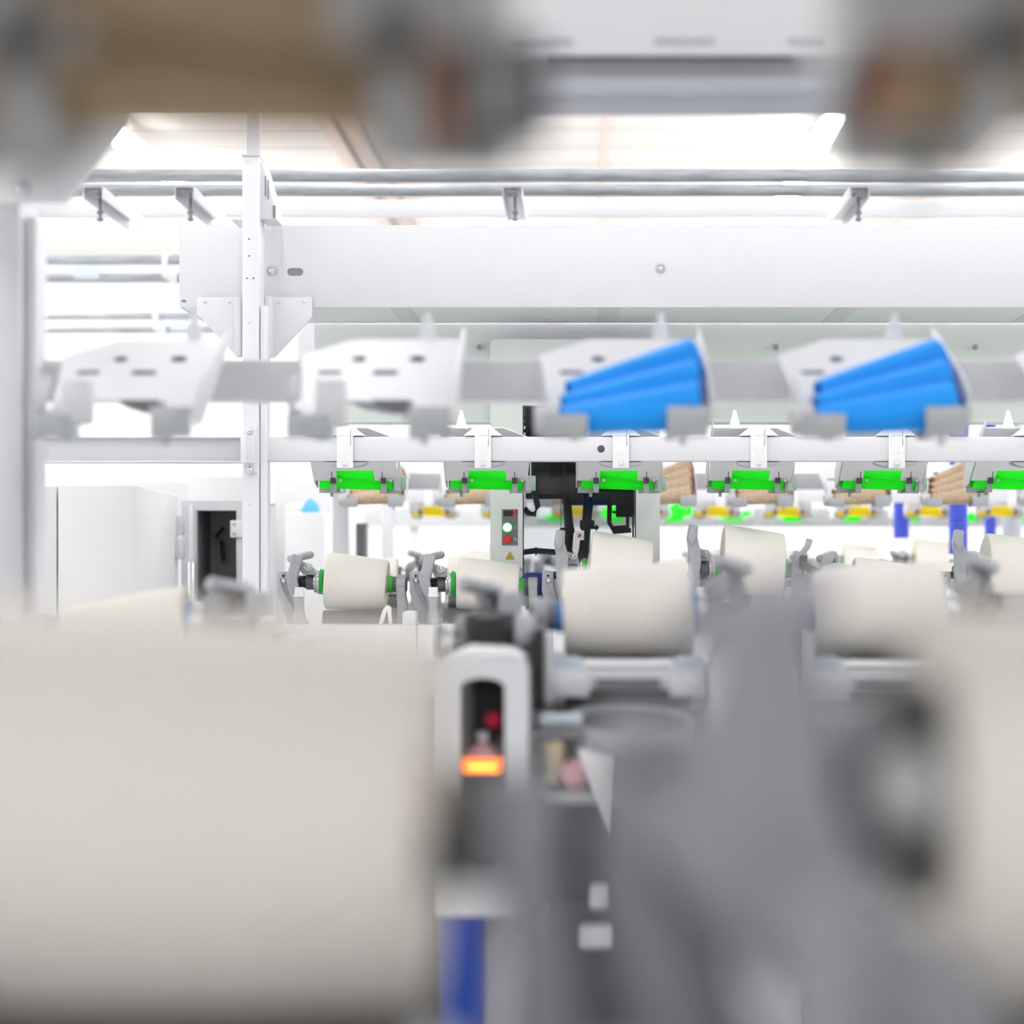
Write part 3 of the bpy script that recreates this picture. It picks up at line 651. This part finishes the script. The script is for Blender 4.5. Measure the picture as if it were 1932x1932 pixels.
SP(MB().box(sx(984), sx(1202), Yc+.013, Yc+.016, sz(1087), sz(763)), 'window', GLASS)
SP(MB().box(sx(985), sx(988), Yc+.003, Yc+.03, sz(1085), sz(764)).box(sx(1198), sx(1201), Yc+.003, Yc+.03, sz(1085), sz(764)), 'window_seal', CHARCOAL)
yb = Yc+.05
mech = MB().box(sx(990), sx(1058), yb, yb+.06, sz(872), sz(768), .004).box(sx(1002), sx(1040), yb-.01, yb+.05, sz(905), sz(868), .004).box(sx(1010), sx(1060), yb, yb+.05, sz(930), sz(900), .004).box(sx(1060), sx(1196), yb+.02, yb+.07, sz(952), sz(768), .004).box(sx(990), sx(1062), yb+.03, yb+.07, sz(940), sz(768), .004)
for i in range(6): mech.box(sx(986), sx(995+4*(i % 2)), yb-.01, yb+.01, sz(790+12*i), sz(783+12*i), .001)
SP(mech, 'gripper_head', BLACK)
SP(MB().tube([(sx(1072), yb, sz(880)), (sx(1070), yb, sz(950)), (sx(1074), yb, sz(1000)), (sx(1070), yb, sz(1040)), (sx(1084), yb, sz(1062)), (sx(1100), yb, sz(1072))], [.011, .011, .012, .013, .014, .016]).box(sx(1058), sx(1084), yb-.012, yb+.012, sz(1005), sz(995), .002).cyl((sx(1056), yb, sz(1000)), (sx(1064), yb, sz(1000)), .006), 'doffing_arm', BLACK)
SP(MB().tube([(sx(1112), yb, sz(900)), (sx(1110), yb, sz(950)), (sx(1106), yb, sz(995)), (sx(1102), yb, sz(1040)), (sx(1094), yb, sz(1075))], [.013, .013, .012, .014, .016]).box(sx(1094), sx(1122), yb-.012, yb+.012, sz(998), sz(981), .002).cyl((sx(1118), yb, sz(995)), (sx(1130), yb, sz(995)), .004).cyl((sx(1124), yb, sz(995)), (sx(1127), yb, sz(995)), .008), 'doffing_arm', BLACK)
SP(MB().box(sx(1163), sx(1198), yb, yb+.05, sz(975), sz(905), .003).ribbon([(sx(1152), sz(910)), (sx(1150), sz(985)), (sx(1160), sz(1003)), (sx(1192), sz(1000))], [.012]*4, yb, yb+.02, .001).box(sx(1156), sx(1163), yb, yb+.02, sz(968), sz(963)).box(sx(1182), sx(1188), yb, yb+.02, sz(1004), sz(970)).box(sx(1194), sx(1197), yb, yb+.02, sz(1020), sz(970)).prism([(sx(1156), sz(1006)), (sx(1156), sz(992)), (sx(1182), sz(990)), (sx(1182), sz(997))], 'y', yb, yb+.02, .001), 'cutter_plate', BLACK)
SP(MB().tube([(sx(1000), yb, sz(900)), (sx(1008), yb, sz(930)), (sx(1014), yb, sz(955)), (sx(1008), yb, sz(970)), (sx(996), yb, sz(968)), (sx(988), yb, sz(958))], .0075), 'air_hose', CHARCOAL)
SP(MB().tube([(sx(986), yb, sz(1042)), (sx(1010), yb, sz(1039)), (sx(1050), yb, sz(1042))], .0075).box(sx(1009), sx(1012), yb-.01, yb+.01, sz(1048), sz(1032)), 'lower_hose', BLACK)
SP(MB().cyl((sx(1058), yb-.01, sz(995)), (sx(1058), yb-.01, sz(930)), .0008, seg=6), 'wire', BLACK)
# control plate
yp = Yc-.003
c = SP(MB().box(sx(947), sx(977), yp, Yc+.002, sz(1029), sz(961), .001), 'control_plate', PANELGREY)
SP(MB().box(sx(950), sx(975), yp-.0015, yp+.001, sz(974), sz(963), .0005), 'display', BLACK, c)
d = MB(); x0, x1, zt, zb_ = sx(967.2), sx(972.2), sz(964.2), sz(973); zm = (zt+zb_)/2; w = .0011
for z in (zt, zm, zb_): d.box(x0, x1, yp-.0022, yp-.0014, z-w/2, z+w/2)
d.box(x1-w/2, x1+w/2, yp-.0022, yp-.0014, zb_, zt).box(sx(973.6)-w*.6, sx(973.6)+w*.6, yp-.0022, yp-.0014, zb_-w*.5, zb_+w*.7)
SP(d, 'digit', REDLED, c)
SP(MB().cyl((sx(957.3), yp-.005, sz(995)), (sx(957.3), yp+.001, sz(995)), .0105, bev=.001), 'start_button', GREENLED, c)
SP(MB().ring((sx(957.3), yp, sz(995)), (0, -1, 0), .0132, .0104, .005), 'button_ring', GREENRING, c)
SP(MB().cyl((sx(957.3), yp-.008, sz(1017.5)), (sx(957.3), yp+.001, sz(1017.5)), .0112, bev=.003), 'stop_button', REDBTN, c)
SP(MB().box(sx(971.6), sx(973), yp-.0008, yp+.0005, sz(999), sz(991)), 'start_mark', LIGHTGREY, c)
SP(MB().ring((sx(972), yp, sz(1017)), (0, -1, 0), .0042, .0026, .001), 'stop_mark', WHITE, c)
tr = SP(MB().prism([(sx(954), sz(1055)), (sx(970), sz(1055)), (sx(962), sz(1040.5))], 'y', Yc-.0012, Yc+.0005, .0003), 'warning_sign', SIGNYEL)
g = MB().ring((sx(962), Yc-.0012, sz(1050.5)), (0, -1, 0), .0028, .0018, .0005)
for a, b2 in (((954.3, 1054.8), (969.7, 1054.8)), ((969.7, 1054.8), (962, 1041)), ((962, 1041), (954.3, 1054.8))):
    g.tube([(sx(a[0]), Yc-.0013, sz(a[1])), (sx(b2[0]), Yc-.0013, sz(b2[1]))], .0005, 6)
g.tube([(sx(959), Yc-.0013, sz(1047)), (sx(965), Yc-.0013, sz(1053))], .0004, 6)
SP(g, 'warning_symbol', CHARCOAL, tr)
s = SP(MB().box(sx(1084), sx(1102), Yc+.0115, Yc+.013, sz(1019), sz(1001), .0004), 'no_touch_sign', WHITE2)
SP(MB().ring((sx(1093), Yc+.0115, sz(1010)), (0, -1, 0), .0055, .0045, .0006).tube([(sx(1090), Yc+.0112, sz(1007)), (sx(1096), Yc+.0112, sz(1013))], .0006, 6), 'prohibition_ring', SIGNRED, s)
hd = MB().prism([(sx(1091.5), sz(1013.5)), (sx(1090.5), sz(1011.5)), (sx(1094), sz(1008)), (sx(1096), sz(1006.5)), (sx(1095.6), sz(1009.8)), (sx(1094), sz(1012.5))], 'y', Yc+.0111, Yc+.0116)
SP(hd, 'hand_symbol', BLACK, s)
SP(MB().dome((sx(982), Yc, sz(1074)), (0, -1, 0), .004, .003), 'frame_screw', CHROME)
MB_ = MB().prism([(sx(984), sz(1122)), (sx(984), sz(1090)), (sx(988), sz(1083)), (sx(994), sz(1080)), (sx(1034), sz(1080)), (sx(1040), sz(1122))], 'y', Yc-.03, Yc-.001, .004)
SP(MB_, 'drive_cover', NAVY)

# middle machine frame (mirrored in depth) ----------------------------------
Ym = 2.915
long_box('magazine_rail', 'blurred grey square rail behind the blue cones', 'rail', -1.2, 1.6, Ym, Ym+.055, .2027, .2597, RAILGREY)
t = thing('suction_duct', 'blurred white duct across the top of the photo', 'duct', (0, 0, ZC+.577))
MB().box(-1.0, 9, 2.48, 2.485, 0, .21, .002).box(-1.0, 9, 2.825, 2.83, 0, .21, .002).box(-1.0, 9, 2.48, 2.83, .206, .21, .001).box(-1.0, 9, 2.484, 2.826, .030, .034, .001).build('duct_body', WHITE, t)
MB().box(-1.0, 9, 2.60, 2.63, .0, .031, .002).build('duct_rib', LIGHTGREY, t)
MB().box(-.035, .262, 2.515, 2.63, .022, .031, .002).build('underside_channel', FRONTDARK, t)
MB().box(-.085, .30, 2.64, 2.82, .024, .031, .002).build('underside_plate', LIGHTGREY, t)
for x0, x1 in ((-.075, -.005), (.09, .16), (.245, .285)):
    MB().box(x0, x1, 2.4785, 2.4805, .012, .020, .0004).build('seam', CLIPGREY, t)
t = thing('frame_post', 'blurred white post at the left edge of the photo', 'post', (X_(40, 2.9), 2.9, 0))
xm = X_(40, 2.9)
MB().box(-.026, .012, -.05, .05, 0, ZC+.88, .004).build('column', WHITE, t)
MB().box(.013, .028, -.03, .03, 0, ZC+.45, .003).build('cable_channel', WHITE, t)
t = thing('gusset_plate', 'blurred grey gusset plate at the upper left edge', 'bracket', (X_(40, 2.84), 2.835, ZC+.45))
g0 = lambda px, py: (X_(px, 2.84)-X_(40, 2.84), Z_(py, 2.84)-.45)
MB().prism([g0(-150, 150), g0(-150, 235), g0(-40, 384), g0(128, 384), g0(243, 236), g0(243, 150)], 'y', -.003, .007, .001).build('plate', WHITE2, t)
MB().dome(((X_(42, 2.83)-X_(40, 2.84)), -.003, Z_(358, 2.83)-.45), (0, -1, 0), .011, .006).build('bolt', CHROME, t)
# nearest machine frame above the photo shades the nearest heads
long_box('magazine_rail', 'square rail of the nearest machine just above the lens', 'rail', -1.5, 1.5, .45, .502, .2027, .2597, WHITE)
long_box('suction_duct', 'white duct of the nearest machine above the blurred brown cones', 'duct', -1.5, 9, .58, .93, .5745, .770, WHITE)

# frames of the rows behind ------------------------------------------------
long_box('magazine_rail', 'grey rail behind the brown cones', 'rail', X_(625, 7.28), 4.6, 7.27, 7.322, .2027, .2597, RAILGREY)
long_box('suction_duct', 'white duct of the row behind, hidden under the sharp panel', 'duct', X_(560, 6.8), 4.6, 6.82, 7.17, .5745, .770, WHITE)
long_box('magazine_rail', 'white rail in front of the yellow cones', 'rail', X_(700, 9.3), 4.8, 9.31, 9.362, .2027, .2597, WHITE)
long_box('magazine_rail', 'wide grey channel behind the farthest green cones', 'rail', -1.2, 5.2, 11.86, 11.93, .120, .232, LIGHTGREY)
def post(px0, px1, Y, z1, label):
    o = MB().box(X_(px0, Y), X_(px1, Y), Y, Y+.08, 0, ZC+z1, .004).build('frame_post', WHITE); return tag(o, label, 'post')
post(627, 657, 7.33, .75, 'grey-white post behind the left green magazine')
post(719, 741, 9.3, .75, 'slim white post behind the brown cone at left')
post(771, 790, 11.9, .75, 'slimmest distant white post left of the yellow cones')

# ---- cabinets at the left -------------------------------------------------
Y0 = 5.3
def cabinet(name, label, pts, ztop, m=CABP, bev=.004):
    o = MB().prism(pts, 'z', 0, ZC+ztop, bev).build(name, m); return tag(o, label, 'cabinet')
t = thing('filter_cabinet', 'white cabinet with slanted right side between the left posts', 'cabinet', (-1.25, 5.6, 0))
MB().prism([(X_(109, Y0), Y0), (X_(256, Y0), Y0), (-1.195, 6.34), (-1.32, 6.34)], 'z', 0, ZC+.159, .004).build('body', CABP, t, (-1.25, 5.6, 0))
MB().box(X_(338, 6.3)-.02, X_(338, 6.3)+.010, 6.28, 6.335, ZC+.04, ZC+.10, .004).box(X_(341, 6.3)-.012, X_(341, 6.3)+.014, 6.25, 6.30, ZC-.03, ZC+.03, .003)  .build('latch', LIGHTGREY, t, (-1.25, 5.6, 0))
cabinet('filter_cabinet', 'white cabinet left of the seam, behind the blurred left post', [(-1.75, Y0), (X_(106.5, Y0), Y0), (X_(106.5, Y0)-.05, 6.2), (-1.75, 6.2)], .157)
# open dark niche
Yn = 6.42
t = thing('control_cabinet', 'white cabinet with open dark compartment left of the tall post', 'cabinet', (X_(400, Yn), Yn, 0))
nx = lambda px: X_(px, Yn) - X_(400, Yn)
nz = lambda py: ZC + Z_(py, Yn)
Mn = Matrix(((1, 0, 0, 0), (0, 0, 1, 0), (0, 1, 0, 0), (0, 0, 0, 1)))
MB().plate([(nx(342), 0.0), (nx(476), 0.0), (nx(476), nz(945)), (nx(342), nz(945))], [[(nx(371), .5), (nx(446), .5), (nx(446), nz(963)), (nx(371), nz(963))]], .02, Mn).box(nx(342), nx(350), .018, .5, 0, nz(945), .002).box(nx(470), nx(476), .018, .5, 0, nz(945), .002).box(nx(342), nx(476), .018, .5, nz(949), nz(945), .002).build('frame', LIGHTGREY, t)
MB().box(nx(356), nx(450), .018, .03, nz(958), nz(952), .002).box(nx(358), nx(366), -.012, .02, .5, nz(953), .003).build('door_seal', CABP, t)
MB().box(nx(352), nx(472), .24, .27, .2, nz(950)).build('niche_back', PANELGREY, t)
MB().box(nx(366), nx(371), .02, .24, .4, nz(958)).box(nx(446), nx(450), .02, .24, .4, nz(958)).build('niche_side', PANELGREY, t)
MB().cyl((nx(364), -.02, .5), (nx(364), -.02, nz(1060)), .011, bev=.001).build('gas_strut', CHROME, t)
MB().tube([(nx(402), .2, nz(994)), (nx(386), .2, nz(1012)), (nx(398), .2, nz(1024)), (nx(401), .2, nz(1060))], .006).build('cable', BLACK, t)
MB().box(nx(435), nx(460), -.008, -.001, nz(1014), nz(982), .003).build('hinge_plate', CABP, t)
for py in (989, 1007): MB().dome((nx(443), -.008, nz(py)), (0, -1, 0), .006, .003).build('hinge_screw', CLIPGREY, t)
def bxt(name, label, cat, x0, x1, y0, y1, z0, z1, m, bev=.004):
    o = MB().box(x0, x1, y0, y1, 0, z1-z0, bev).build(name, m); o.location = (0, 0, z0); return tag(o, label, cat)
Yq = 7.2
bxt('storage_cabinet', 'white cabinet top showing behind the open dark compartment', 'cabinet', X_(356, Yq), X_(470, Yq), Yq, Yq+.6, 0, ZC+Z_(898, Yq), CABP)
bxt('storage_cabinet', 'pale grey cabinet top behind the slanted cabinet', 'cabinet', X_(190, 8.2), X_(420, 8.2), 8.2, 8.7, 0, ZC+Z_(908, 8.2), LIGHTGREY)
Yb = 8.6
bxt('storage_cabinet', 'tall white cabinet with lip right of the tall post', 'cabinet', X_(470, Yb), X_(625, Yb), Yb, Yb+.5, 0, ZC+Z_(898, Yb), CABP)
bxt('waste_bin', 'low white bin with blue cloth before the tall cabinet', 'bin', X_(538, 8.2), X_(612, 8.2), 8.2, 8.5, 0, ZC+Z_(967, 8.2), CABP, .006)
bl = MB().lathe([(0, .036), (.02, .036), (.036, .026), (.05, .012), (.056, .003)], Matrix.Rotation(-PI/2, 4, 'Y'), 20).build('cleaning_cloth', CLOTH); bl.location = (X_(586, 8.3), 8.3, ZC+Z_(967, 8.2)+.001)
tag(bl, 'crumpled blue cloth on the white bin', 'cloth')
bl = MB().lathe([(0, .045), (.02, .05), (.035, .03), (.04, .005)], Matrix.Rotation(-PI/2, 4, 'Y'), 20).build('yarn_bundle', YARN); bl.location = (X_(561, 8.35), 8.35, ZC+Z_(967, 8.2)+.001)
tag(bl, 'white yarn bundle beside the blue cloth', 'yarn')
bxt('control_box', 'dark grey box behind the post left of the brown cone', 'box', X_(659, 9.2), X_(678, 9.2), 9.45, 9.6, 0, ZC+Z_(985, 9.2), CHARCOAL)

# ---- blue ribbed hoses ------------------------------------------------------
def hose(px0, px1, Y, py0, py1, m, label):
    r = (px1-px0)/2*Y/F; x = X_((px0+px1)/2, Y); z0 = Z_(py0, Y); z1 = 1.1; L = z1-z0
    pr = []; n = max(6, int(L/.018))
    for i in range(n):
        pr += [(L*i/n, r*.93), (L*(i+.3)/n, r), (L*(i+.7)/n, r)]
    pr.append((L, r*.93))
    o = MB().lathe(pr, Matrix.Rotation(-PI/2, 4, 'Y'), 28).build('suction_hose', m); o.location = (x, Y, ZC+z0); return tag(o, label, 'hose')
hose(1790, 1826, 8.3, 1046, 872, HOSEBLUE, 'widest blue ribbed hose behind the right brown cones')
hose(1685, 1716, 10.6, 1016, 930, HOSEBLUE, 'left pale blue ribbed hose under the far green cones')
hose(1857, 1880, 10.2, 1012, 880, HOSEBLUE, 'right narrow blue ribbed hose beside the grey one')
hose(1890, 1928, 10.4, 1015, 930, HOSEGREY, 'grey ribbed hose at the right edge')

# ---- overhead tracks ----------------------------------------------------
def pipe(label, Y, z, r, x0, x1, m=GALV):
    o = MB().cyl((x0, 0, 0), (x1, 0, 0), r, seg=28).build('track_pipe', m); o.location = (0, Y, ZC+z); return tag(o, label, 'pipe')
pipe('upper galvanised track pipe across the photo under the ceiling', 6.3, Z_(331, 6.3), .0196, -9, 9)
pipe('lower galvanised track pipe just beneath the upper one', 6.5, Z_(359, 6.5), .0185, -9, 9)
long_box('support_beam', 'white beam running below the galvanised pipes', 'beam', -9, 9, 6.98, 7.02, Z_(408, 6.98), Z_(377, 6.98), WHITE)
hang = None
for px, lab in ((350, 'left of the tall post'), (967, 'above the duct middle'), (1620, 'at the right'), (178, 'beside the blurred left post')):
    x = X_(px, 6.35)
    label = 'white channel hanger under the track pipes ' + lab
    if hang is None:
        t = thing('pipe_hanger', label, 'bracket', (x, 6.35, ZC+1.045), 0, 'hangers of the track pipes'); hang = t
        MB().box(-.03, -.026, -.02, .62, .0, .035, .001).box(.026, .03, -.02, .62, .0, .035, .001).box(-.03, .03, -.02, .62, .033, .037, .001).build('channel', WHITE, t)
        MB().box(-.016, .016, -.022, .03, .012, .022, .001).build('clamp', PANELGREY, t)
        MB().cyl((.006, .05, -.058), (.006, .05, .03), .0045).cyl((.006, .05, -.036), (.006, .05, -.026), .010, seg=6).cyl((.006, .05, -.056), (.006, .05, -.048), .010, seg=6).build('bolt', PANELGREY, t)
    else: dup(hang, (x, 6.35, ZC+1.045), label)
for Y, n in ((8.3, 'nearer'), (10.3, 'farther')):
    pipe('%s upper pale track pipe left of the duct' % n, Y, 1.13, .02, -9, 9)
    pipe('%s lower pale track pipe left of the duct' % n, Y+.2, 1.085, .02, -9, 9)
    long_box('track_junction', 'pale box clipped on the %s left track pipes' % n, 'junction box', X_(145 if Y < 9 else 325, Y), X_(190 if Y < 9 else 358, Y), Y-.06, Y-.022, 1.055, 1.10, PALEBLUE)
    long_box('track_bracket', 'white strap on the %s left track pipes' % n, 'bracket', X_(308 if Y < 9 else 290, Y), X_(318 if Y < 9 else 300, Y), Y-.03, Y+.23, 1.06, 1.16, WHITE)

# ---- room -------------------------------------------------------------------
CH = 4.5
struct('floor', MB().box(-9, 9, -8, 22, -.1, 0), FLOORM)
struct('ceiling', MB().box(-9, 9, -8, 22, CH, CH+.1), CEILM)
struct('wall_back', MB().box(-9, 9, 22, 22.1, 0, CH), WALLM)
struct('wall_front', MB().box(-9, 9, -8.1, -8, 0, CH), FRONTM)
struct('wall_left', MB().box(-9.1, -9, -8, 22, 0, CH), WALLM)
struct('wall_right', MB().box(9, 9.1, -8, 22, 0, CH), WALLM)
# cable tray and conduits along the ceiling
t = thing('cable_tray', 'beige cable tray with dark edges along the ceiling', 'cable tray', (-1.58, 10, CH-.12))
MB().box(-.26, .24, -9, 11.9, .09, .119, .002).build('tray_floor', COPPER, t)
for x in (-.12, .07): MB().box(x-.012, x+.012, -9, 11.9, .05, .09, .002).build('tray_edge', PANELGREY, t)
for x, lab in ((.2, 'thin beige conduit along the ceiling middle'), (2.95, 'thin beige conduit along the ceiling at right')):
    o = MB().cyl((0, -9, 0), (0, 11.9, 0), .02, seg=16).build('conduit', COPPER); o.location = (x, 10, CH-.03); tag(o, lab, 'conduit')
# fluorescent luminaires in four rows; unseen rows between added to brighten the rear
lum = None; n = 0
for x in (-7.6, -5.4, -3.15, -.75, 1.69, 4.05, 6.4):
    for j, y in enumerate((-6.2, -3.6, -1.0, 1.6, 4.2, 6.8, 9.4, 12.0, 14.6, 17.2, 19.8)):
        if x in (-5.4, -.75, 4.05) and (y < 2 or (x == -.75 and 12 < y < 19)): continue
        vis = 13 < y < 18 and x in (-3.15, 1.69)
        lab = ('ceiling fluorescent lamp %s' % ('near the upper left gusset' if x < 0 else 'at the upper right') + (' closer' if y < 15 else ' farther')) if vis else 'unseen white fluorescent batten lamp on the ceiling'
        if lum is None:
            t = thing('ceiling_lamp', lab, 'lamp', (x, y, CH-.25), 0, 'ceiling lamps'); lum = t
            MB().box(-.05, .05, -.8, .8, .06, .11, .005).cyl((0, -.5, .1), (0, -.5, .25), .008).cyl((0, .5, .1), (0, .5, .25), .008).build('lamp_body', WHITE2, t)
            MB().box(-.07, .07, -.78, .78, 0, .06, .01).build('diffuser', LAMP, t)
        else: dup(lum, (x, y, CH-.25), lab, 'ceiling lamps')

# ---- world, camera ----------------------------------------------------------
w = bpy.data.worlds.new('world'); SC.world = w; w.use_nodes = True
w.node_tree.nodes['Background'].inputs[0].default_value = (.9, .95, 1, 1); w.node_tree.nodes['Background'].inputs[1].default_value = .3
cam = bpy.data.cameras.new('camera'); co = bpy.data.objects.new('camera', cam); COL.objects.link(co)
co.location = (0, 0, ZC); co.rotation_euler = (PI/2, 0, 0)
cam.sensor_fit = 'HORIZONTAL'; cam.sensor_width = 36; cam.lens = F/1932*36
cam.shift_x = -(VX-966)/1932; cam.shift_y = (VY-966)/1932
cam.clip_start = .05; cam.clip_end = 60
cam.dof.use_dof = True; cam.dof.focus_distance = 5.0; cam.dof.aperture_fstop = cam.lens/25.0
SC.camera = co
SC.view_settings.view_transform = 'Standard'; SC.view_settings.look = 'None'
SC.view_settings.gamma = 1.0; SC.view_settings.exposure = -0.43
SC.view_settings.use_curve_mapping = False
SC.cycles.use_denoising = True
SC.cycles.max_bounces = 8; SC.cycles.diffuse_bounces = 6
SC.cycles.caustics_reflective = False; SC.cycles.caustics_refractive = False
